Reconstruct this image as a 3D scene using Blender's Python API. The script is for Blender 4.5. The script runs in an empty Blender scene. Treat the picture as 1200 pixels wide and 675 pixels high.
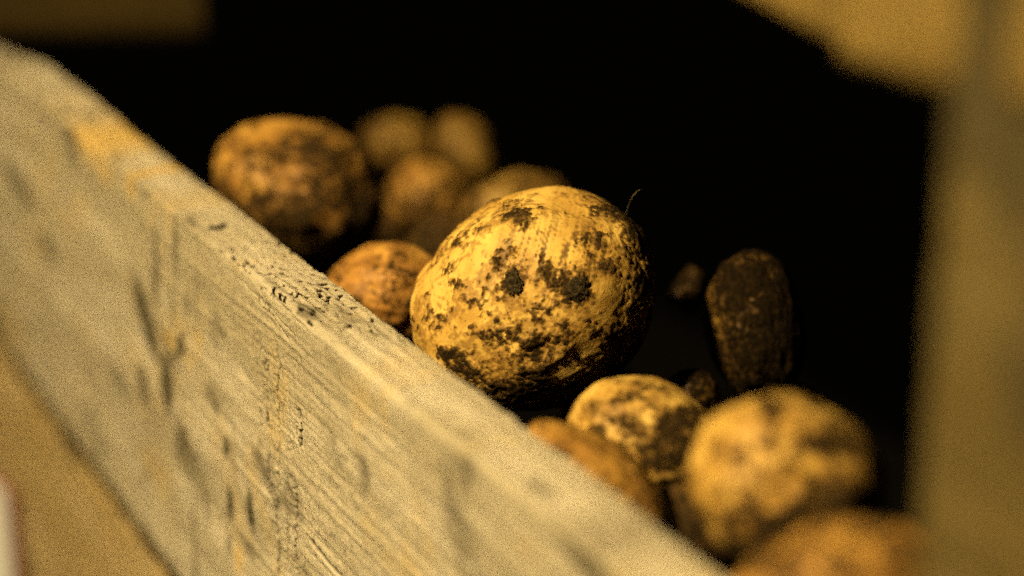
import bpy, bmesh, math
import numpy as np
from mathutils import Matrix, Vector

sc = bpy.context.scene
COL = sc.collection
K = 0.75                       # scene scale: brings the potatoes to about 7 cm
H = 0.95                       # camera height above the ground, m
PITCH = math.radians(19.5)
FPX = 2249.0                   # focal length in pixels of a 1200 wide frame
cp, sp = math.cos(PITCH), math.sin(PITCH)
FWD, UP = Vector((0, cp, -sp)), Vector((0, sp, cp))
YAW = math.radians(27.7)       # the crate side runs away to the left at this angle
DIR = Vector((-math.sin(YAW), math.cos(YAW), 0))     # along the side board, away
INW = Vector((math.cos(YAW), math.sin(YAW), 0))      # into the crate
ORG = Vector((0, 0, H))
CAMROT = Matrix(((1, 0, 0), (0, UP.y, -FWD.y), (0, UP.z, -FWD.z)))   # columns: right, up, back


def ray(px, py):
    return Vector(((px - 600) / FPX, 0, 0)) + UP * ((337.5 - py) / FPX) + FWD


def at(px, py, d):
    return ORG + ray(px, py) * (d * K)


# ------------------------------------------------------------------ numpy noise
_rng = np.random.RandomState(7)
_perm = _rng.permutation(256)
_perm = np.concatenate([_perm, _perm, _perm[:2]])
_g = _rng.normal(size=(256, 3))
_g /= np.linalg.norm(_g, axis=1)[:, None]


def noise(p):
    p = np.asarray(p, dtype=np.float64)
    i = np.floor(p).astype(np.int64)
    f = p - i
    i &= 255
    u = f * f * f * (f * (f * 6 - 15) + 10)
    res = 0
    for dx in (0, 1):
        wx = u[:, 0] if dx else 1 - u[:, 0]
        a = _perm[i[:, 0] + dx]
        for dy in (0, 1):
            wy = u[:, 1] if dy else 1 - u[:, 1]
            b = _perm[a + i[:, 1] + dy]
            for dz in (0, 1):
                wz = u[:, 2] if dz else 1 - u[:, 2]
                h = _perm[b + i[:, 2] + dz]
                g = _g[h]
                dot = g[:, 0] * (f[:, 0] - dx) + g[:, 1] * (f[:, 1] - dy) + g[:, 2] * (f[:, 2] - dz)
                res = res + wx * wy * wz * dot
    return res * 1.5


def fbm(p, octv=4, gain=0.5):
    s, a, t = 0, 1.0, 0
    for k in range(octv):
        s = s + a * noise(p * (2.03 ** k) + 17.3 * k)
        t += a
        a *= gain
    return s / t


def sstep(e0, e1, x):
    t = np.clip((x - e0) / (e1 - e0), 0, 1)
    return t * t * (3 - 2 * t)


# ------------------------------------------------------------------ helpers
def link(name, me, mat, parent=None):
    o = bpy.data.objects.new(name, me)
    COL.objects.link(o)
    if mat:
        me.materials.append(mat)
    if parent:
        o.parent = parent
    return o


def tag(o, label=None, cat=None, group=None, kind=None):
    for k, v in (('label', label), ('category', cat), ('group', group), ('kind', kind)):
        if v:
            o[k] = v


def set_attr(me, name, arr):
    a = me.attributes.new(name, 'FLOAT', 'POINT')
    a.data.foreach_set('value', np.asarray(arr, dtype=np.float32))


def smooth(me):
    me.polygons.foreach_set('use_smooth', np.ones(len(me.polygons), dtype=bool))


_ico = {}


def ico(level):
    if level not in _ico:
        bm = bmesh.new()
        bmesh.ops.create_icosphere(bm, subdivisions=level, radius=1.0)
        me = bpy.data.meshes.new('tmp')
        bm.to_mesh(me)
        bm.free()
        v = np.empty(len(me.vertices) * 3)
        me.vertices.foreach_get('co', v)
        f = np.empty(len(me.loops), dtype=np.int32)
        me.loops.foreach_get('vertex_index', f)
        bpy.data.meshes.remove(me)
        _ico[level] = (v.reshape(-1, 3), f.reshape(-1, 3))
    return _ico[level]


def mesh_from(name, v, f):
    me = bpy.data.meshes.new(name)
    n = f.shape[1]
    me.vertices.add(len(v))
    me.vertices.foreach_set('co', np.asarray(v, dtype=np.float32).ravel())
    me.loops.add(f.size)
    me.loops.foreach_set('vertex_index', f.ravel().astype(np.int32))
    me.polygons.add(len(f))
    me.polygons.foreach_set('loop_start', np.arange(0, f.size, n, dtype=np.int32))
    me.update(calc_edges=True)
    me.validate()
    smooth(me)
    return me


def vnormals(v, f):
    n = np.zeros_like(v)
    fn = np.cross(v[f[:, 1]] - v[f[:, 0]], v[f[:, 2]] - v[f[:, 0]])
    for k in range(3):
        for c in range(3):
            n[:, c] += np.bincount(f[:, k], fn[:, c], minlength=len(v))
    return n / (np.linalg.norm(n, axis=1)[:, None] + 1e-12)


# ------------------------------------------------------------------ materials
class NT:
    def __init__(self, name):
        self.m = bpy.data.materials.new(name)
        self.m.use_nodes = True
        self.t = self.m.node_tree
        self.t.nodes.clear()
        self.out = self.n('ShaderNodeOutputMaterial')
        self.b = self.n('ShaderNodeBsdfPrincipled')
        self.l(self.b.outputs[0], self.out.inputs[0])
        self.tc = self.n('ShaderNodeTexCoord')

    def n(self, t, **kw):
        x = self.t.nodes.new(t)
        for k, v in kw.items():
            setattr(x, k, v)
        return x

    def l(self, a, b):
        self.t.links.new(a, b)

    def put(self, sock, v):
        if hasattr(v, 'is_linked') or hasattr(v, 'links'):
            self.l(v, sock)
        else:
            sock.default_value = v

    def attr(self, name):
        return self.n('ShaderNodeAttribute', attribute_name=name).outputs['Fac']

    def noise(self, scale, detail=4, rough=0.55, stretch=(1, 1, 1), off=(0, 0, 0), dist=0.0):
        mp = self.n('ShaderNodeMapping')
        mp.inputs['Scale'].default_value = stretch
        mp.inputs['Location'].default_value = off
        self.l(self.tc.outputs['Object'], mp.inputs[0])
        x = self.n('ShaderNodeTexNoise')
        x.inputs['Scale'].default_value = scale
        x.inputs['Detail'].default_value = detail
        x.inputs['Roughness'].default_value = rough
        x.inputs['Distortion'].default_value = dist
        self.l(mp.outputs[0], x.inputs['Vector'])
        return x.outputs[0]

    def ramp(self, fac, lo, hi):
        x = self.n('ShaderNodeMapRange')
        x.interpolation_type = 'SMOOTHSTEP'
        self.put(x.inputs[0], fac)
        x.inputs[1].default_value = lo
        x.inputs[2].default_value = hi
        return x.outputs[0]

    def mix(self, fac, a, b):
        x = self.n('ShaderNodeMix', data_type='RGBA')
        self.put(x.inputs[0], fac)
        for s, v in ((x.inputs[6], a), (x.inputs[7], b)):
            self.put(s, v if not isinstance(v, tuple) else (*v, 1.0))
        return x.outputs[2]

    def math(self, op, a, b=0.0):
        x = self.n('ShaderNodeMath', operation=op)
        self.put(x.inputs[0], a)
        self.put(x.inputs[1], b)
        return x.outputs[0]

    def bump(self, h, dist, strength=1.0, prev=None):
        x = self.n('ShaderNodeBump')
        x.inputs['Strength'].default_value = strength
        x.inputs['Distance'].default_value = dist
        self.l(h, x.inputs['Height'])
        if prev:
            self.l(prev, x.inputs['Normal'])
        return x.outputs[0]


def potato_mat(name, skin_a, skin_b, soil_a=(.016, .0105, .0045), soil_b=(.066, .037, .012), thin_a=(.046, .026, .008), thin_b=(.150, .076, .019)):
    N = NT(name)
    tone = N.ramp(N.noise(55, 5, .6), .36, .66)
    fine = N.noise(900, 4, .65)
    c = N.mix(tone, skin_b, skin_a)
    # thin film of dried earth left on the skin
    film = N.math('ADD', N.attr('film'), N.math('MULTIPLY', N.math('SUBTRACT', N.noise(420, 6, .72, off=(3, 1, 5)), .5), 1.5))
    film = N.ramp(film, .22, .95)
    c = N.mix(N.math('MULTIPLY', film, .66), c, tuple(x * y for x, y in zip(skin_b, (.44, .38, .40))))
    # lenticels
    vo = N.n('ShaderNodeTexVoronoi')
    vo.inputs['Scale'].default_value = 420
    N.l(N.tc.outputs['Object'], vo.inputs['Vector'])
    dots = N.ramp(vo.outputs['Distance'], .22, .06)
    c = N.mix(N.math('MULTIPLY', dots, .55), c, (.16, .085, .025))
    scr = N.attr('scratch')
    c = N.mix(scr, c, (.10, .055, .018))
    dirt = N.attr('dirt')
    d1 = N.math('ADD', dirt, N.math('MULTIPLY', N.math('SUBTRACT', fine, .5), 1.3))
    keep = N.ramp(dirt, .0, .10)
    crust = N.noise(520, 6, .72, off=(9, 2, 0))
    # thin brown smear, then the darker crust where it lies thick
    thin = N.math('MULTIPLY', N.ramp(d1, .10, .55), keep)
    c = N.mix(N.math('MULTIPLY', thin, .82), c, N.mix(N.ramp(crust, .38, .66), thin_a, thin_b))
    d2 = N.math('ADD', d1, N.math('MULTIPLY', N.math('SUBTRACT', crust, .5), 1.0))
    d2 = N.math('MULTIPLY', N.ramp(d2, .55, 1.0), keep)
    soil = N.mix(N.ramp(crust, .42, .70), soil_a, soil_b)
    c = N.mix(d2, c, soil)
    N.l(c, N.b.inputs['Base Color'])
    r = N.n('ShaderNodeMapRange')
    N.l(d2, r.inputs[0])
    r.inputs[3].default_value = .50
    r.inputs[4].default_value = .95
    N.l(r.outputs[0], N.b.inputs['Roughness'])
    r2 = N.n('ShaderNodeMapRange')
    N.l(N.math('MAXIMUM', d2, thin), r2.inputs[0])
    r2.inputs[3].default_value = .18
    r2.inputs[4].default_value = .03
    N.l(r2.outputs[0], N.b.inputs['Specular IOR Level'])
    nb = N.bump(N.math('ADD', N.math('MULTIPLY', d2, .7), N.math('MULTIPLY', fine, .6)), .0005, .7)
    nb = N.bump(N.noise(240, 5, .6, off=(1, 7, 2)), .0010, .22, nb)
    N.l(nb, N.b.inputs['Normal'])
    return N.m


def wood_mat(name, light, mid, warm, dark, grit=1.0):
    """rough sawn softwood, grain along local X"""
    N = NT(name)
    grain = N.noise(26, 6, .62, stretch=(.14, 1.6, 1.6), dist=.6)
    blot = N.noise(34, 6, .66, stretch=(.6, 1, 1), off=(2, 5, 1))
    c = N.mix(N.ramp(grain, .34, .68), mid, light)
    c = N.mix(N.math('MULTIPLY', N.ramp(blot, .44, .66), .70), c, mid)
    line = N.ramp(N.noise(95, 3, .6, stretch=(.035, 1.5, 1.5), off=(4, 0, 2)), .58, .70)
    c = N.mix(N.math('MULTIPLY', line, .26), c, tuple(x * .62 for x in mid))
    c = N.mix(N.math('MULTIPLY', N.ramp(N.noise(34, 4, .6, stretch=(1.1, .5, .8), off=(7, 7, 3)), .52, .72), .30), c, warm)
    c = N.mix(N.attr('warm'), c, warm)
    # rough sawn fibre, grime lying in it
    fib = N.noise(620, 5, .72, stretch=(1.0, .7, .42), off=(1, 2, 3))
    g = N.ramp(fib, .55, .72)
    c = N.mix(N.math('MULTIPLY', g, .75 * grit), c, tuple(x * .4 for x in mid))
    st = N.attr('stain')
    st2 = N.math('ADD', st, N.math('MULTIPLY', N.math('SUBTRACT', N.noise(300, 4, .7), .5), .45))
    st2 = N.math('MULTIPLY', N.ramp(st2, .10, .72), N.ramp(st, .0, .1))
    c = N.mix(st2, c, dark)
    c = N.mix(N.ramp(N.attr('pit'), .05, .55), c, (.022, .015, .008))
    N.l(c, N.b.inputs['Base Color'])
    N.b.inputs['Roughness'].default_value = .86
    N.b.inputs['Specular IOR Level'].default_value = .08
    nb = N.bump(fib, .0016, .85 * grit)
    nb = N.bump(N.noise(95, 4, .6, stretch=(.04, 1.5, 1.5), off=(4, 0, 2)), .0016, .5, nb)
    N.l(nb, N.b.inputs['Normal'])
    return N.m


M_side = wood_mat('weathered_pine', (.67, .565, .395), (.44, .36, .222), (.70, .44, .11), (.11, .088, .05))
M_low = wood_mat('orange_pine', (.70, .52, .27), (.50, .355, .155), (.62, .33, .05), (.10, .07, .03))
M_post = wood_mat('grey_brown_post', (.165, .115, .036), (.105, .071, .020), (.20, .145, .056), (.05, .038, .018))
M_rail = wood_mat('brown_rail', (.275, .175, .046), (.18, .112, .027), (.27, .165, .04), (.06, .04, .016))
M_dark = wood_mat('dark_boards', (.075, .047, .012), (.048, .029, .0075), (.07, .04, .010), (.02, .014, .006))

M_black = wood_mat('shade_black_boards', (.007, .005, .0025), (.004, .003, .0015), (.006, .004, .002), (.003, .002, .001))  # near-black colour stands in for shade on the crate floor

M_gold = potato_mat('golden_skin', (.78, .485, .105), (.54, .30, .054))
M_ochre = potato_mat('ochre_skin', (.58, .31, .058), (.38, .185, .032))
M_orange = potato_mat('orange_skin', (.60, .305, .058), (.42, .19, .034))
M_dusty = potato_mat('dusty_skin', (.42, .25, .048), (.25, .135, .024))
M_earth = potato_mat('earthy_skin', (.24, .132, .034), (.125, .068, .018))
M_shade_crust = potato_mat('shaded_soil_crust_skin', (.22, .115, .020), (.085, .045, .010), thin_a=(.009, .0055, .002), thin_b=(.050, .026, .007), soil_a=(.006, .004, .0018), soil_b=(.026, .0145, .0045))  # soil crust, its colours darkened further to stand in for shade

N = NT('soil')
N.l(N.mix(N.ramp(N.noise(700, 6, .7), .4, .65), (.020, .014, .0065), (.080, .054, .023)), N.b.inputs['Base Color'])
N.b.inputs['Roughness'].default_value = .95
N.b.inputs['Specular IOR Level'].default_value = .03
N.l(N.bump(N.noise(900, 6, .7), .001, .8), N.b.inputs['Normal'])
M_soil = N.m
N = NT('root_fibre')
N.b.inputs['Base Color'].default_value = (.20, .13, .055, 1)
N.b.inputs['Roughness'].default_value = .8
M_root = N.m
N = NT('label_paper')
N.l(N.mix(N.noise(60, 3), (.88, .86, .80), (.83, .81, .73)), N.b.inputs['Base Color'])
N.b.inputs['Roughness'].default_value = .6
M_paper = N.m
N = NT('label_border_ink')
N.b.inputs['Base Color'].default_value = (.34, .11, .095, 1)
N.b.inputs['Roughness'].default_value = .6
M_ink = N.m
N = NT('label_corner_ink')
N.b.inputs['Base Color'].default_value = (.02, .02, .09, 1)
N.b.inputs['Roughness'].default_value = .6
M_blue = N.m

# ------------------------------------------------------------------ crates
# crate frame: local X along DIR, Y into the crate, Z up; origin under the camera
CR = Matrix((DIR, INW, Vector((0, 0, 1)))).transposed().to_4x4()
# X x Y must give Z: DIR x INW points down, so use Y outward instead
CR = Matrix((DIR, -INW, Vector((0, 0, 1)))).transposed().to_4x4()


def local(p):
    """world point -> (along, inward, up) in crate coordinates"""
    q = p - ORG
    return np.array((q.dot(DIR), q.dot(INW), q.z))


OUT_Y = .278 * K               # outer face of the side boards


def on_front(px, py):
    r = ray(px, py)
    t = OUT_Y / r.dot(INW)
    return local(ORG + r * t)


Z_TOP = on_front(266, 300)[2]
THICK = .0310 * K
Z_GAP = on_front(105, 537)[2]  # bottom edge of the top side board


def on_top(px, py):
    r = ray(px, py)
    return local(ORG + r * (Z_TOP / r.z))


def board(name, u0, u1, v0, v1, w0, w1, mat, parent, dense=None, seed=0.0, step=.0012, step_min=None, rough=1.0, paint=None, edge=.002, cap=None):
    """A sawn board: a closed cross section (v up, w inward) swept along u with uneven faces.
    v0..v1 height range, w0..w1 inward range"""
    us = [u0]
    while us[-1] < u1:
        s = step
        if dense is not None:
            x = abs(us[-1] - dense[0]) / dense[1]
            s = step_min + (step - step_min) * min(1, max(0, x - 1))
        us.append(us[-1] + s)
    us[-1] = u1
    us = np.array(us)
    # cross section as a rounded rectangle, walked from bottom front, up the front, over the top, down the back
    def seg(a, b, n):
        return [a + (b - a) * k / n for k in range(n)]
    e = edge
    st = step_min or step
    nf = max(6, int((v1 - v0) / st / 1.2))
    nt = max(6, int((w1 - w0) / st / 1.2))
    prof = []
    for k in range(nf):
        prof.append((w0, v0 + e + (v1 - v0 - 2 * e) * k / nf, -1, 0))
    for k in range(6):
        t = k / 6 * math.pi / 2
        prof.append((w0 + e - e * math.cos(t), v1 - e + e * math.sin(t), -math.cos(t), math.sin(t)))
    for k in range(nt):
        prof.append((w0 + e + (w1 - w0 - 2 * e) * k / nt, v1, 0, 1))
    for k in range(6):
        t = k / 6 * math.pi / 2
        prof.append((w1 - e + e * math.sin(t), v1 - e + e * math.cos(t), math.sin(t), math.cos(t)))
    for k in range(8):
        prof.append((w1, v1 - e - (v1 - v0 - 2 * e) * k / 8, 1, 0))
    for k in range(8):
        prof.append((w1 - e - (w1 - w0 - 2 * e) * k / 8, v0, 0, -1))
    prof = np.array(prof)
    nu, npf = len(us), len(prof)
    U = np.repeat(us, npf)
    Wv = np.tile(prof[:, 0], nu)
    V = np.tile(prof[:, 1], nu)
    if cap:
        V = np.minimum(V, cap(U))
    nw = np.tile(prof[:, 2], nu)
    nv = np.tile(prof[:, 3], nu)
    q = np.stack([U, Wv, V], 1)
    s = np.array([seed, seed * 1.7, seed * .6])
    # grain ridges, sawing chatter, worn edges
    h = .00045 * fbm(q * np.array([9, 420, 420]) + s, 3) + .0006 * fbm(q * np.array([40, 60, 60]) + s, 3) \
        + .00030 * fbm(q * np.array([300, 260, 160]) + s, 3) + .0011 * fbm(q * np.array([6, 25, 25]) + s, 2)
    at_edge = np.abs(nw * nv) > .05
    h = h - np.where(at_edge, .0026 * np.clip(fbm(q * np.array([55, 30, 30]) + s + 5, 3) + .15, 0, 1), 0)
    h *= rough
    stain = np.zeros(len(q))
    warm = np.zeros(len(q))
    pit = np.zeros(len(q))
    if paint:
        stain, warm, pit, dh = paint(q, nw, nv)
        h = h + dh
    P = np.stack([U, -(Wv + nw * h), V + nv * h], 1)
    i = np.arange(nu - 1)[:, None] * npf
    j = np.arange(npf)[None, :]
    j2 = (j + 1) % npf
    f = np.stack([i + j, i + j2, i + npf + j2, i + npf + j], -1).reshape(-1, 4)
    # caps
    c0, c1 = len(P), len(P) + 1
    P = np.concatenate([P, [[u0, -(w0 + w1) / 2, (v0 + v1) / 2], [u1, -(w0 + w1) / 2, (v0 + v1) / 2]]])
    me = bpy.data.meshes.new(name)
    cap = []
    for k in range(npf):
        cap.append((c0, (k + 1) % npf, k))
        cap.append((c1, (nu - 1) * npf + k, (nu - 1) * npf + (k + 1) % npf))
    cap = np.array(cap)
    nl = f.size + cap.size
    me.vertices.add(len(P))
    me.vertices.foreach_set('co', P.astype(np.float32).ravel())
    me.loops.add(nl)
    me.loops.foreach_set('vertex_index', np.concatenate([f.ravel(), cap.ravel()]).astype(np.int32))
    me.polygons.add(len(f) + len(cap))
    me.polygons.foreach_set('loop_start', np.concatenate([np.arange(len(f)) * 4, f.size + np.arange(len(cap)) * 3]).astype(np.int32))
    me.update(calc_edges=True)
    me.validate()
    smooth(me)
    z2 = np.zeros(2)
    set_attr(me, 'stain', np.concatenate([np.clip(stain, 0, 1), z2]))
    set_attr(me, 'warm', np.concatenate([np.clip(warm, 0, 1), z2]))
    set_attr(me, 'pit', np.concatenate([np.clip(pit, 0, 1), z2]))
    return link(name, me, mat, parent)


def crate_empty(name, z):
    e = bpy.data.objects.new(name, None)
    COL.objects.link(e)
    e.empty_display_size = .05
    e.matrix_world = Matrix.Translation(ORG) @ CR
    return e


crate = crate_empty('potato_crate', 0)
tag(crate, 'pale weathered wooden crate holding the potatoes, boards nailed to a dark corner post', 'crate')
upper = crate_empty('stacked_crate', 0)
tag(upper, 'brown wooden crate stacked above the potatoes, only its corner and rail showing', 'crate')


def ell(q, c, ru, rv, ang=0.0, wob=.35, freq=60, soft=.9, sd=0.0):
    """soft wobbly blotch on the front face; ang tilts it; 1 inside, 0 outside"""
    du, dv = q[:, 0] - c[0], q[:, 2] - c[2]
    ca, sa = math.cos(ang), math.sin(ang)
    x, y = (du * ca + dv * sa) / ru, (-du * sa + dv * ca) / rv
    r = np.sqrt(x * x + y * y)
    m = r < 2.5
    out = np.zeros(len(q))
    if m.any():
        out[m] = 1 - sstep(1 - soft, 1 + soft * .35, r[m] + wob * fbm(q[m] * freq + sd, 3))
    return out


def stroke(q, pts, width, wob=.0011, sd=0.0, front=True):
    """polyline of front face points (along, inward, up)"""
    best = np.full(len(q), 9.0)
    bcol = 2 if front else 1
    m = np.ones(len(q), bool)
    P = np.array(pts)
    pad = width * 4 + wob * 3
    m = (q[:, 0] > P[:, 0].min() - pad) & (q[:, 0] < P[:, 0].max() + pad) & (q[:, bcol] > P[:, bcol].min() - pad) & (q[:, bcol] < P[:, bcol].max() + pad)
    if not m.any():
        return np.zeros(len(q))
    qq = q[m]
    x = qq[:, 0] * .36 + wob * fbm(qq * 500 + sd, 3)
    y = qq[:, bcol]
    b = np.full(len(qq), 9.0)
    for k in range(len(P) - 1):
        ax, ay, bx, by = P[k, 0] * .36, P[k, bcol], P[k + 1, 0] * .36, P[k + 1, bcol]
        L = (bx - ax) ** 2 + (by - ay) ** 2 + 1e-12
        t = np.clip(((x - ax) * (bx - ax) + (y - ay) * (by - ay)) / L, 0, 1)
        b = np.minimum(b, np.hypot(x - ax - t * (bx - ax), y - ay - t * (by - ay)))
    out = np.zeros(len(q))
    brk = .75 + .8 * fbm(qq * np.array([60, 60, 60]) + sd + 4, 2)
    out[m] = (1 - sstep(width * .45, width * 1.1, b)) * np.clip(brk, 0, 1)
    return out


def px_front(*pts):
    return [on_front(*p) for p in pts]


def paint_side(q, nw, nv):
    front = nw < -.7
    top = nv > .6
    st = np.zeros(len(q))
    wm = np.zeros(len(q))
    pit = np.zeros(len(q))
    dh = np.zeros(len(q))
    mpp = lambda px, py: on_front(px, py)
    # dark blotches: pixel position on the photograph gives the spot on the board
    for (px, py, ru, rv, ang, amt, sd) in (
            (172, 372, .015, .011, .9, .72, 1), (160, 345, .012, .006, 1.0, .35, 2), (196, 452, .006, .020, .1, .85, 3),
            (168, 452, .008, .014, .1, .45, 4), (200, 412, .012, .006, .4, .40, 5), (212, 405, .006, .006, -.9, .55, 6),
            (58, 292, .014, .007, .2, .50, 7), (22, 215, .03, .010, .1, .45, 8), (100, 430, .040, .018, .2, .20, 9),
            (268, 525, .003, .006, .2, .55, 10), (270, 590, .0035, .010, .1, .60, 11), (294, 600, .0040, .014, .05, .62, 12),
            (268, 640, .004, .008, .05, .45, 13), (690, 660, .020, .007, .2, .50, 14), (560, 500, .018, .006, .2, .28, 15),
            (620, 600, .018, .006, .2, .22, 16), (60, 385, .030, .014, .2, .22, 17), (290, 640, .010, .006, .0, .35, 18),
            (245, 560, .02, .02, .1, .18, 21), (170, 500, .02, .02, .1, .16, 22), (430, 590, .012, .008, .1, .10, 23)):
        st = np.maximum(st, min(1, amt * 1.35) * ell(q, mpp(px, py), ru * 1.7, rv, ang, sd=sd))
    for (px, py, ru, rv, ang, amt, sd) in (
            (100, 160, .040, .013, .1, .85, 31), (118, 185, .016, .012, .0, .6, 32), (150, 212, .007, .009, 0, .9, 33), (60, 110, .05, .012, .1, .3, 34),
            (280, 655, .006, .009, .1, .75, 35), (232, 395, .006, .005, .5, .5, 36), (200, 400, .006, .006, .4, .6, 37),
            (560, 470, .05, .006, .1, .35, 38), (10, 380, .05, .010, .1, .4, 39)):
        wm = np.maximum(wm, amt * ell(q, mpp(px, py), ru, rv, ang, sd=sd))
    st = np.where(front, st, st * .5)
    st = np.maximum(st, np.where(front, .62 * sstep(.0, .5, fbm(q * np.array([20, 20, 26]) + 60, 4)), 0))
    # damp streaks running down the face, left of the sharp zone
    us_ = np.exp(-((q[:, 0] - on_front(215, 480)[0]) / .085) ** 2)
    stk = sstep(.05, .42, fbm(q * np.array([95, 1, 17]) + 70, 4)) * us_
    st = np.maximum(st, np.where(front, .80 * stk, 0))
    # cracks and saw nicks in the front
    for pts, w, sd in (
            (((322, 402), (327, 430), (325, 470), (329, 520), (328, 560)), .00055, 1.0),
            (((330, 560), (324, 600), (327, 640), (326, 675)), .00050, 2.0),
            (((352, 480), (354, 500), (352, 525)), .00060, 3.0),
            (((349, 565), (348, 610), (346, 675)), .00045, 4.0),
            (((313, 430), (312, 470), (315, 500)), .00035, 5.0),
            (((364, 632), (378, 650), (398, 674)), .0010, 6.0),
            (((316, 530), (317, 560), (319, 585)), .0005, 7.0),
            (((338, 610), (336, 640), (338, 674)), .0004, 8.0),
            (((292, 575), (294, 600), (293, 625)), .0008, 9.0),
            (((296, 328), (330, 357), (360, 384)), .00035, 10.0),
            (((283, 330), (318, 362), (345, 392)), .00030, 11.0),
            (((300, 352), (322, 372), (338, 398)), .00030, 12.0)):
        c = stroke(q, px_front(*pts), w, sd=sd)
        pit = np.maximum(pit, np.where(front, c * .5, 0))
        dh -= np.where(front, c * .0012, 0)
    # torn fibre along the worn front strip
    fz = np.exp(-((q[:, 0] - on_front(318, 520)[0]) / .036) ** 2)
    tf = fbm(q * np.array([420, 500, 480]) + 3, 3)
    tear = sstep(.0, .25, tf + .5 * noise(q * np.array([800, 900, 900]))) * fz * sstep(-.15, .2, fbm(q * 55 + 8, 2))
    st = np.maximum(st, np.where(front, tear * .62, 0))
    dh -= np.where(front, tear * .0006, 0)
    # black pits and chips on the top face
    c0 = on_top(370, 325)
    near = np.exp(-((q[:, 0] - c0[0]) / .075) ** 2)
    pf = fbm(q * np.array([210, 420, 300]) + 21, 2) + .25 * noise(q * np.array([1100, 1100, 900]) + 2)
    pf = noise(q * np.array([300, 520, 300]) + 21) * .8 + .30 * noise(q * np.array([900, 1000, 900]) + 2)
    spots = sstep(.17, .30, pf + .22 * noise(q * 60 + 9) - .45 * (1 - near))
    pit = np.maximum(pit, np.where(top, spots * .95, 0))
    dh -= np.where(top, spots * .0014, 0)
    for (px, py, du, dw) in ((256, 265, .0035, .0050), (455, 372, .004, .002), (470, 380, .003, .0015), (440, 358, .003, .0015), (425, 352, .002, .002), (378, 333, .002, .002)):
        c = on_top(px, py)
        r = np.hypot((q[:, 0] - c[0]) / du, (q[:, 1] - c[1]) / dw) + .5 * noise(q * 400 + px)
        s = 1 - sstep(.6, 1.05, r)
        pit = np.maximum(pit, np.where(top, s * .9, 0))
        dh -= np.where(top, s * .0012, 0)
    # grey grime patches on the top
    st = np.maximum(st, np.where(top, .55 * sstep(.02, .45, fbm(q * np.array([34, 70, 10]) + 40, 4)), 0))
    return st, wm, pit, dh


uf = on_front(330, 480)[0]
board('side_board', .262 * K, 2.3 * K, Z_GAP, Z_TOP, OUT_Y, OUT_Y + THICK, M_side, crate, dense=(uf, .060), seed=1.0, step=.0016, step_min=.00040, paint=paint_side, edge=.0013, rough=1.5,
      cap=lambda u: Z_TOP - .0125 * sstep(on_top(92, 84)[0], on_top(0, 22)[0], u))


def paint_low(q, nw, nv):
    z = np.zeros(len(q))
    wm = np.clip(.9 * sstep(-.2, .4, fbm(q * np.array([9, 30, 40]) + 2, 3)) * np.exp(-((q[:, 2] - Z_GAP + .022) / .012) ** 2) + .08, 0, 1)
    st = .5 * sstep(.0, .5, fbm(q * np.array([14, 50, 22]) + 12, 3))
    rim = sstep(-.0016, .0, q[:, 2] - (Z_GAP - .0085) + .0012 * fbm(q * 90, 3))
    pit = np.maximum(np.where(nv > .3, .45, 0.0), .36 * rim)      # shade of the gap between the boards, painted dark
    return st, wm, pit, z


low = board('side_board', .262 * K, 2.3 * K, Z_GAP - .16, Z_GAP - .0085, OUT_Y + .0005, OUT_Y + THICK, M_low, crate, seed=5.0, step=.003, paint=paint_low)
low['label'] = 'lower side board with a more orange colour'
IN_Y = OUT_Y + THICK


def on_plane(px, py, inward):
    r = ray(px, py)
    return local(ORG + r * (inward / r.dot(INW)))



def paint_post(q, nw, nv):
    z = np.zeros(len(q))
    f = fbm(q * np.array([20, 20, 13]) + 33, 3)
    return .5 * sstep(.0, .35, f), .9 * sstep(.0, .35, -f), z, z


# corner post inside the near corner, upright; left arris seen at about x=1082
pe = on_plane(1094, 330, IN_Y)
post_u1 = pe[0]
pst = board('corner_post', post_u1 - .070, post_u1, -.45, 0.06, IN_Y + .001, IN_Y + .062, M_post, crate, seed=9.0, step=.0025, rough=1.2, edge=.004, paint=paint_post)
pst['label'] = 'dark grey brown corner post'
def cross_board(name, u0, u1, v0, v1, w0, w1, mat, parent, seed):
    """board running inward: built along X then turned"""
    return board(name, u0, u1, v0, v1, w0, w1, mat, parent, seed=seed, step=.003)


cross_board('base_board', .2 * K, 2.25 * K, Z_GAP - .20, Z_GAP - .182, OUT_Y + .001, OUT_Y + .62, M_black, crate, 6.0)

# crate stacked above, set down a little askew: turned about its near corner
RY = .122 * K                  # rail height below the camera
def on_level(px, py, z):
    r = ray(px, py)
    return ORG + r * (z / r.z)


ra_, rb_ = on_level(846, 0, -RY), on_level(1000, 78, -RY)
yaw2 = math.atan2(-(ra_ - rb_).x, (ra_ - rb_).y)
D2 = Vector((-math.sin(yaw2), math.cos(yaw2), 0))
upper.matrix_world = Matrix.Translation(rb_) @ Matrix.Rotation(yaw2 + math.pi / 2, 4, 'Z')


def in_upper(p):
    return upper.matrix_world.inverted() @ p


def on_rail(px, py, w=0.0):
    """point of the rail's outer face (moved out by w) in the upper crate's coordinates"""
    o, r = in_upper(ORG), upper.matrix_world.inverted().to_3x3() @ ray(px, py)
    return o + r * ((w - o.y) / r.y)


pc = on_rail(1040, 70)
board('bottom_rail', pc.x, 1.5, 0, .12, 0, .022, M_rail, upper, seed=13.0, step=.0025, edge=.004, rough=1.3, paint=paint_post)
g0, g1 = on_rail(982, 70, .002), on_rail(1130, 108, .002)
gv = g1 - g0
gus = board('corner_brace', -.16, .0, 0, .10, -.002, -.0005, M_rail, upper, seed=15.0, step=.0025, edge=.0015)
gus.location = (g0.x, 0, g0.z)
gus.rotation_euler = (0, math.atan2(gv.z, -gv.x), 0)
cross_board('base_board', pc.x, 1.5, .018, .034, .0235, .62, M_dark, upper, 17.0)

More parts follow.
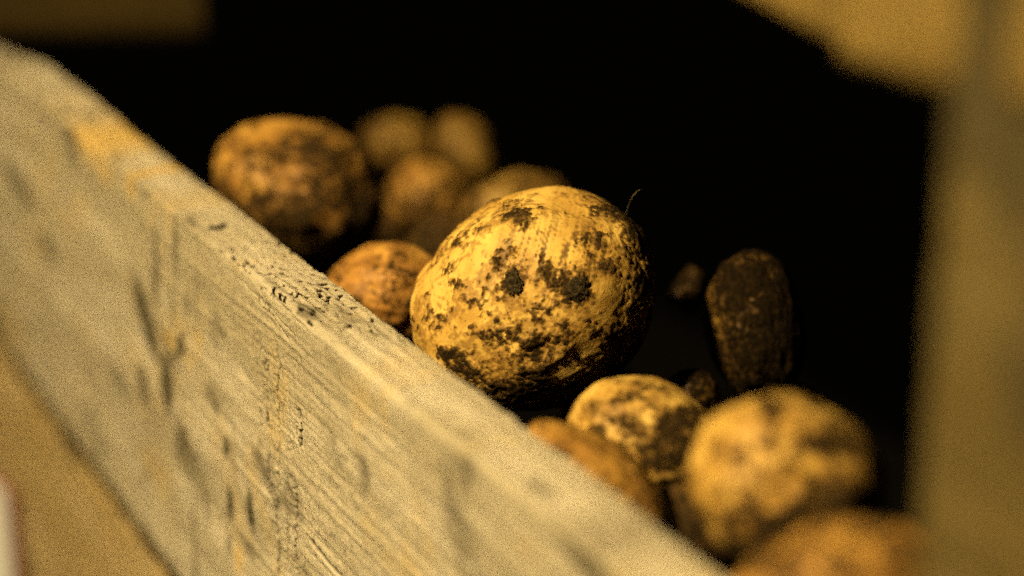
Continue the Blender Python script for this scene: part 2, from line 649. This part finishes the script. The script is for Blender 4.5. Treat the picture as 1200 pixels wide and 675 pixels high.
# dim cross rail of the stacked crate at the far end
fa, fb = in_upper(at(-40, 42, 1.62)), in_upper(at(242, 40, 1.62))
fv = fb - fa
far = board('cross_rail', 0, fv.length, 0, .085, -.009, .009, M_dark, upper, seed=21.0, step=.003, edge=.003)
far.location = fa
far.rotation_euler = fv.to_track_quat('X', 'Z').to_euler()
far['label'] = 'dim dark brown cross rail at the far end'

# white paper label on the lower board, far left
lc = on_front(21, 558)
lw, lh = .06, .16
lab = bpy.data.objects.new('paper_label', None)
COL.objects.link(lab)
lab.matrix_world = Matrix.Translation(ORG) @ CR @ Matrix.Translation((lc[0], -(OUT_Y - .0028), lc[2])) @ Matrix.Rotation(math.radians(34), 4, 'Z')  # tilt added so the paper faces the lamp and renders brighter
tag(lab, 'white paper label with a red edge, turned to the lamp beside the lower crate board', 'label')


def rounded(name, x0, x1, z0, z1, r, y, th, mat, parent):
    bm = bmesh.new()
    pts = []
    for cx, cz, a0 in ((x1 - r, z1 - r, 0), (x0 + r, z1 - r, 90), (x0 + r, z0 + r, 180), (x1 - r, z0 + r, 270)):
        for k in range(9):
            a = math.radians(a0 + k * 90 / 8)
            pts.append((cx + r * math.cos(a), cz + r * math.sin(a)))
    va = [bm.verts.new((x, y, z)) for x, z in pts]
    vb = [bm.verts.new((x, y - th, z)) for x, z in pts]
    bm.faces.new(va)
    bm.faces.new(vb[::-1])
    for k in range(len(pts)):
        k2 = (k + 1) % len(pts)
        bm.faces.new((va[k], vb[k], vb[k2], va[k2]))
    bmesh.ops.recalc_face_normals(bm, faces=bm.faces)
    me = bpy.data.meshes.new(name)
    bm.to_mesh(me)
    bm.free()
    return link(name, me, mat, parent)


# local X grows away from the camera = to the left in the picture
rounded('printed_border', 0, lw, -lh, 0, .012, .0030, .0006, M_ink, lab)
rounded('paper_sheet', .0045, lw - .0045, -lh + .004, -.004, .010, .0037, .0006, M_paper, lab)

# ------------------------------------------------------------------ potatoes
def make_potato(label, cx, cy, a, b, rot, d, mat, seed, level=6, c=None, dirt=0.0, lean=0.0, taper=0.0, bias=(0, 0, 0), lump=.10, tip=0.0, scratch=False, patches=(), relief=1.0, group='soil covered potatoes in the crate'):
    n, f = ico(level)
    mpp = d * K / FPX
    A, B = a * mpp, b * mpp
    C = (c if c else (a + b) / 2 * .95) * mpp
    s = np.array([seed * 3.1, seed * 7.7, seed * 1.3])
    lo = fbm(n * 1.1 + s, 2)
    k = 1 + lump * 1.6 * lo + .022 * fbm(n * 3.0 + s + 9, 2)
    v = n * k[:, None]
    v = v * np.array([A, B, C])
    t = n[:, 0]
    v[:, 1] *= 1 + taper * t
    v[:, 2] *= 1 + taper * t
    v[:, 1] += lean * B * t * t
    if tip:
        v[:, 0] += tip * A * np.clip(t, 0, 1) ** 6
    # eyes: a few shallow dimples with a brow
    rs = np.random.RandomState(int(seed * 100) + 3)
    R = (A + B) / 2
    for _ in range(6):
        e = rs.normal(size=3)
        e /= np.linalg.norm(e)
        dd = np.linalg.norm((n - e) * np.array([1.0, 1.6, 1.3]), axis=1)
        v -= n * (.035 * R * np.exp(-(dd / .14) ** 2) - .018 * R * np.exp(-((dd - .24) / .09) ** 2))[:, None]
    q = v
    # soil: big smears, patches, crumbs
    f1 = fbm(q * 62 + s, 4, .6)
    f2 = fbm(q * 210 + s + 3, 4, .62)
    f3 = fbm(q * 620 + s + 6, 3, .6)
    fld = .56 * f1 + .48 * f2 + .56 * f3 + dirt + .06 + n @ np.array(bias)
    if patches:
        W = CAMROT @ Matrix.Rotation(math.radians(rot), 3, 'Z')
        Pw = v @ np.array(W).T + np.array(at(cx, cy, d) - ORG)
        dep = Pw @ np.array(FWD)
        X = 600 + FPX * Pw[:, 0] / dep
        Y = 337.5 - FPX * (Pw @ np.array(UP)) / dep
        for (px, py, r1, r2, am) in patches:
            fld = fld + np.where(n[:, 2] > 0, am * np.exp(-((X - px) / r1) ** 2 - ((Y - py) / r2) ** 2), 0)
    dm = sstep(-.10, .34, fld)
    film = sstep(-.36, .10, fld + .5 * fbm(q * 130 + s + 11, 3, .6))
    thick = dm * (.00008 + .00042 * np.clip(.45 + f3 + f2, 0, 1.4)) * (R / .035) * relief
    nr = vnormals(v, f)
    h = thick + .00010 * f3 + .00014 * f2
    scr = np.zeros(len(v))
    if scratch:
        # rubbed streaks across the upper face
        ca, sa, cr, sr = math.cos(math.radians(48)), math.sin(math.radians(48)), math.cos(math.radians(rot)), math.sin(math.radians(rot))
        qq = np.stack([-sa * q[:, 0] + ca * q[:, 1], ca * q[:, 0] + sa * q[:, 1], q[:, 2]], 1)
        up_, rt_ = n[:, 0] * sr + n[:, 1] * cr, n[:, 0] * cr - n[:, 1] * sr
        band = np.exp(-((up_ - .42) / .30) ** 2) * np.exp(-((rt_ - .12) / .50) ** 2) * (n[:, 2] > 0)
        sx = fbm(qq * np.array([900, 60, 90]) + s, 2)
        scr = sstep(.06, .24, sx) * band
        cut = band * sstep(-.15, .15, -sx)
        dm = dm * (1 - .8 * cut)
        film = film * (1 - .85 * cut)
        scr = np.clip(scr * .9, 0, 1)
        h = h - .0003 * scr
    v = v + nr * h[:, None]
    me = mesh_from('potato', v, f)
    set_attr(me, 'dirt', dm)
    set_attr(me, 'film', film)
    set_attr(me, 'scratch', scr)
    o = link('potato', me, mat)
    o.location = at(cx, cy, d)
    o.rotation_euler = (CAMROT @ Matrix.Rotation(math.radians(rot), 3, 'Z')).to_euler()
    tag(o, label, 'potato', group)
    return o, v, nr


big, bv, bn = make_potato('largest golden potato with scratched skin and two soil clods, in the middle', 625, 353, 146, 123, 29, .88, M_gold, 1.0,
                          level=7, c=122, dirt=-.075, bias=(.10, -.13, -.03), lump=.055, tip=.03, scratch=True, taper=.06,
                          patches=((608, 255, 13, 9, .5), (601, 329, 13, 18, .5), (674, 340, 20, 17, .5), (637, 318, 8, 12, .35), (592, 292, 22, 10, .14), (540, 333, 12, 9, .28),
                                   (558, 352, 12, 8, .22), (570, 388, 14, 8, .25), (624, 402, 36, 16, .26), (511, 374, 14, 14, .30), (522, 412, 14, 10, .3), (546, 420, 14, 12, .25),
                                   (632, 424, 16, 9, .25), (619, 361, 9, 6, .25), (712, 315, 12, 16, .25), (742, 290, 12, 30, .3), (682, 280, 14, 10, .25), (717, 246, 26, 12, .3), (752, 262, 18, 16, .5),
                                   (712, 395, 22, 14, .2), (605, 456, 60, 18, .35), (712, 350, 16, 26, -.22), (690, 415, 22, 12, -.18), (650, 390, 14, 10, -.15), (659, 284, 24, 20, -.3), (561, 372, 12, 12, -.2), (705, 340, 14, 18, -.3), (608, 362, 14, 10, -.2), (683, 402, 16, 12, -.2),
                                   (560, 300, 24, 16, -.12), (640, 245, 30, 12, -.12), (665, 440, 20, 14, -.1), (540, 286, 10, 6, .35), (562, 268, 8, 6, .3), (528, 312, 12, 9, .26), (577, 318, 14, 18, .22), (500, 352, 8, 14, .28), (650, 330, 12, 30, .12), (585, 345, 26, 10, .12), (700, 275, 14, 14, .15)))
make_potato('round ochre potato against the board at the far left end', 349, 221, 100, 80, -24, 1.06, M_ochre, 2.0, dirt=.13, bias=(.18, -.16, 0))
make_potato('orange potato half hidden between the board and the largest golden potato', 456, 342, 76, 59, -8, .95, M_orange, 3.0, dirt=-.02, bias=(.0, -.12, 0))
make_potato('pale blurred potato lying under two smaller blurred ones at the back', 501, 236, 52, 46, -40, 1.2, M_ochre, 4.0, dirt=.0, bias=(.05, -.15, 0))
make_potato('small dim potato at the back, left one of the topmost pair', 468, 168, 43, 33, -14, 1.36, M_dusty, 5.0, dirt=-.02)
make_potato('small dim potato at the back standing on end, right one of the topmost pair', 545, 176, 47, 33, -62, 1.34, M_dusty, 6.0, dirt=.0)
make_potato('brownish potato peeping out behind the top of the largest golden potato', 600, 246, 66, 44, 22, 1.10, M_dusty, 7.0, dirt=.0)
make_potato('dull dark potato sunk beneath the pale blurred one', 520, 287, 44, 38, 10, 1.08, M_earth, 8.0, dirt=.12)
make_potato('dark upright potato caked in soil, standing alone in the shadow', 884, 382, 89, 56, 97, .92, M_shade_crust, 9.0, dirt=.20, bias=(-.04, -.22, 0), lump=.07, relief=3.2, patches=((868, 345, 26, 40, .22), (925, 390, 26, 70, .4)))  # right-hand patch paints shade on the side away from the lamp
make_potato('tiny dark potato between the largest golden one and the upright one', 808, 340, 27, 19, 72, .97, M_shade_crust, 10.0, level=5, dirt=.24, lump=.34, relief=3)
make_potato('small speckled golden potato leaning on the blurred round one near the post', 755, 519, 94, 76, -24, .78, M_gold, 11.0, dirt=.03, bias=(.09, -.08, 0), lump=.05, patches=((790, 492, 20, 12, .3), (775, 510, 10, 14, .3), (735, 470, 10, 8, .15), (790, 540, 16, 16, .2), (715, 500, 14, 14, -.1)))
make_potato('long shadowed potato wedged along the inner side of the board', 706, 574, 104, 50, -40, .725, M_ochre, 12.0, dirt=.06, bias=(.12, -.10, 0))
make_potato('blurred round golden potato in front of the corner post', 922, 569, 115, 106, -18, .66, M_gold, 13.0, dirt=.08, bias=(.16, -.14, 0), lump=.07, patches=((965, 520, 26, 14, .5), (905, 478, 12, 8, .4), (920, 612, 26, 14, .45), (860, 640, 12, 10, .4), (980, 590, 30, 20, .25), (880, 505, 30, 14, -.3), (940, 560, 18, 18, -.15)))
make_potato('blurred orange potato nearest the corner post, cut by the picture edge', 985, 700, 132, 88, 8, .60, M_ochre, 14.0, dirt=.0)
make_potato('small dim potato behind the speckled golden one', 812, 462, 32, 29, 0, .90, M_shade_crust, 15.0, level=5, dirt=.10)

# the pile underneath, in the dark
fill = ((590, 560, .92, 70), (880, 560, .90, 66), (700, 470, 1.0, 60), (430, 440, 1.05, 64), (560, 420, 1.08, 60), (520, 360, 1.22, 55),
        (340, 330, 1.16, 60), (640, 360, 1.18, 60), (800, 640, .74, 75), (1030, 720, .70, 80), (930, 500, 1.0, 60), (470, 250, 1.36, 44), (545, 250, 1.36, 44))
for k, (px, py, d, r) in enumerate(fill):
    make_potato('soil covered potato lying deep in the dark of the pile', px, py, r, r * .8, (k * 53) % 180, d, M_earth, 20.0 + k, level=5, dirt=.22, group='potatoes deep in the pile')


# soil clods, root hair on the largest potato
def surf_at(px, py):
    w = np.array(big.rotation_euler.to_matrix())
    P = bv @ w.T + np.array(big.location) - np.array(ORG)
    dep = P @ np.array(FWD)
    x = 600 + FPX * P[:, 0] / dep
    y = 337.5 - FPX * (P @ np.array(UP)) / dep
    nf = (bn @ w.T) @ np.array(FWD)
    cost = np.hypot(x - px, y - py) + np.where(nf < 0, 0, 1e4)
    k = int(np.argmin(cost))
    return bv[k], bn[k]


def clod(px, py, ra, rb, ang, seed):
    n, f = ico(5)
    p, nr = surf_at(px, py)
    z = Vector(nr)
    x = Vector((math.cos(ang), math.sin(ang), 0))
    x = (x - z * x.dot(z)).normalized()
    y = z.cross(x)
    m = .88 * K / FPX
    k = 1 + .9 * fbm(n * 2.3 + seed, 5, .65)
    v = n * k[:, None] * np.array([ra * m, rb * m, .26 * (ra + rb) / 2 * m])
    w = np.outer(v[:, 0], np.array(x)) + np.outer(v[:, 1], np.array(y)) + np.outer(v[:, 2], np.array(z)) + p
    return link('soil_clod', mesh_from('soil_clod', w, f), M_soil, big)


clod(601, 329, 9, 15, -.4, 3.0)
clod(677, 338, 13, 11, .3, 8.0)


def tube(name, pts, r, mat, parent):
    V, F = [], []
    P = [Vector(p) for p in pts]
    for k, p in enumerate(P):
        t = (P[min(k + 1, len(P) - 1)] - P[max(k - 1, 0)]).normalized()
        a = t.orthogonal().normalized()
        b = t.cross(a)
        rr = r * (1 - .6 * k / len(P))
        for j in range(6):
            th = j * math.pi / 3
            V.append(p + a * rr * math.cos(th) + b * rr * math.sin(th))
    for k in range(len(P) - 1):
        for j in range(6):
            F.append((k * 6 + j, k * 6 + (j + 1) % 6, (k + 1) * 6 + (j + 1) % 6, (k + 1) * 6 + j))
    return link(name, mesh_from(name, np.array([tuple(v) for v in V]), np.array(F)), mat, parent)


inv = (big.rotation_euler.to_matrix()).transposed()
loc = lambda px, py, d: inv @ (at(px, py, d) - big.location)
tube('root_hair', [loc(*p) for p in ((733, 252, .88), (736, 243, .875), (738, 236, .87), (742, 229, .867), (747, 224, .868), (751, 222, .869))], .00013, M_root, big)

# ------------------------------------------------------------------ light
wd = bpy.data.worlds.new('World')
sc.world = wd
wd.use_nodes = True
bg = wd.node_tree.nodes['Background']
bg.inputs[0].default_value = (1, .8, .5, 1)
bg.inputs[1].default_value = 0.0008

tgt = at(560, 380, .85)
Ld = (Vector((-.49, 0, 0)) + UP * .50 - FWD * .71).normalized()
ld = bpy.data.lights.new('work_lamp', 'AREA')
ld.shape = 'DISK'
ld.size = .07
ld.energy = 28
ld.color = (1.0, .80, .42)
lo = bpy.data.objects.new('work_lamp', ld)
COL.objects.link(lo)
lo.location = tgt + Ld * 1.15
lo.rotation_euler = (-Ld).to_track_quat('-Z', 'Y').to_euler()

# ------------------------------------------------------------------ camera
cd = bpy.data.cameras.new('Camera')
cam = bpy.data.objects.new('Camera', cd)
COL.objects.link(cam)
cam.location = ORG
cam.rotation_euler = (math.pi / 2 - PITCH, 0, 0)
cd.sensor_width = 36
cd.lens = 36 * FPX / 1200
cd.clip_start = .02
cd.clip_end = 50
cd.dof.use_dof = True
cd.dof.focus_distance = .845 * K
cd.dof.aperture_fstop = (cd.lens / 1000) / (.030 * K)
cd.dof.aperture_blades = 0
sc.camera = cam

sc.view_settings.view_transform = 'Standard'
sc.view_settings.look = 'None'
sc.view_settings.exposure = 0
sc.view_settings.gamma = 1
sc.cycles.max_bounces = 4
sc.cycles.use_denoising = False
sc.cycles.use_adaptive_sampling = True
sc.cycles.adaptive_threshold = .07
sc.cycles.adaptive_min_samples = 12
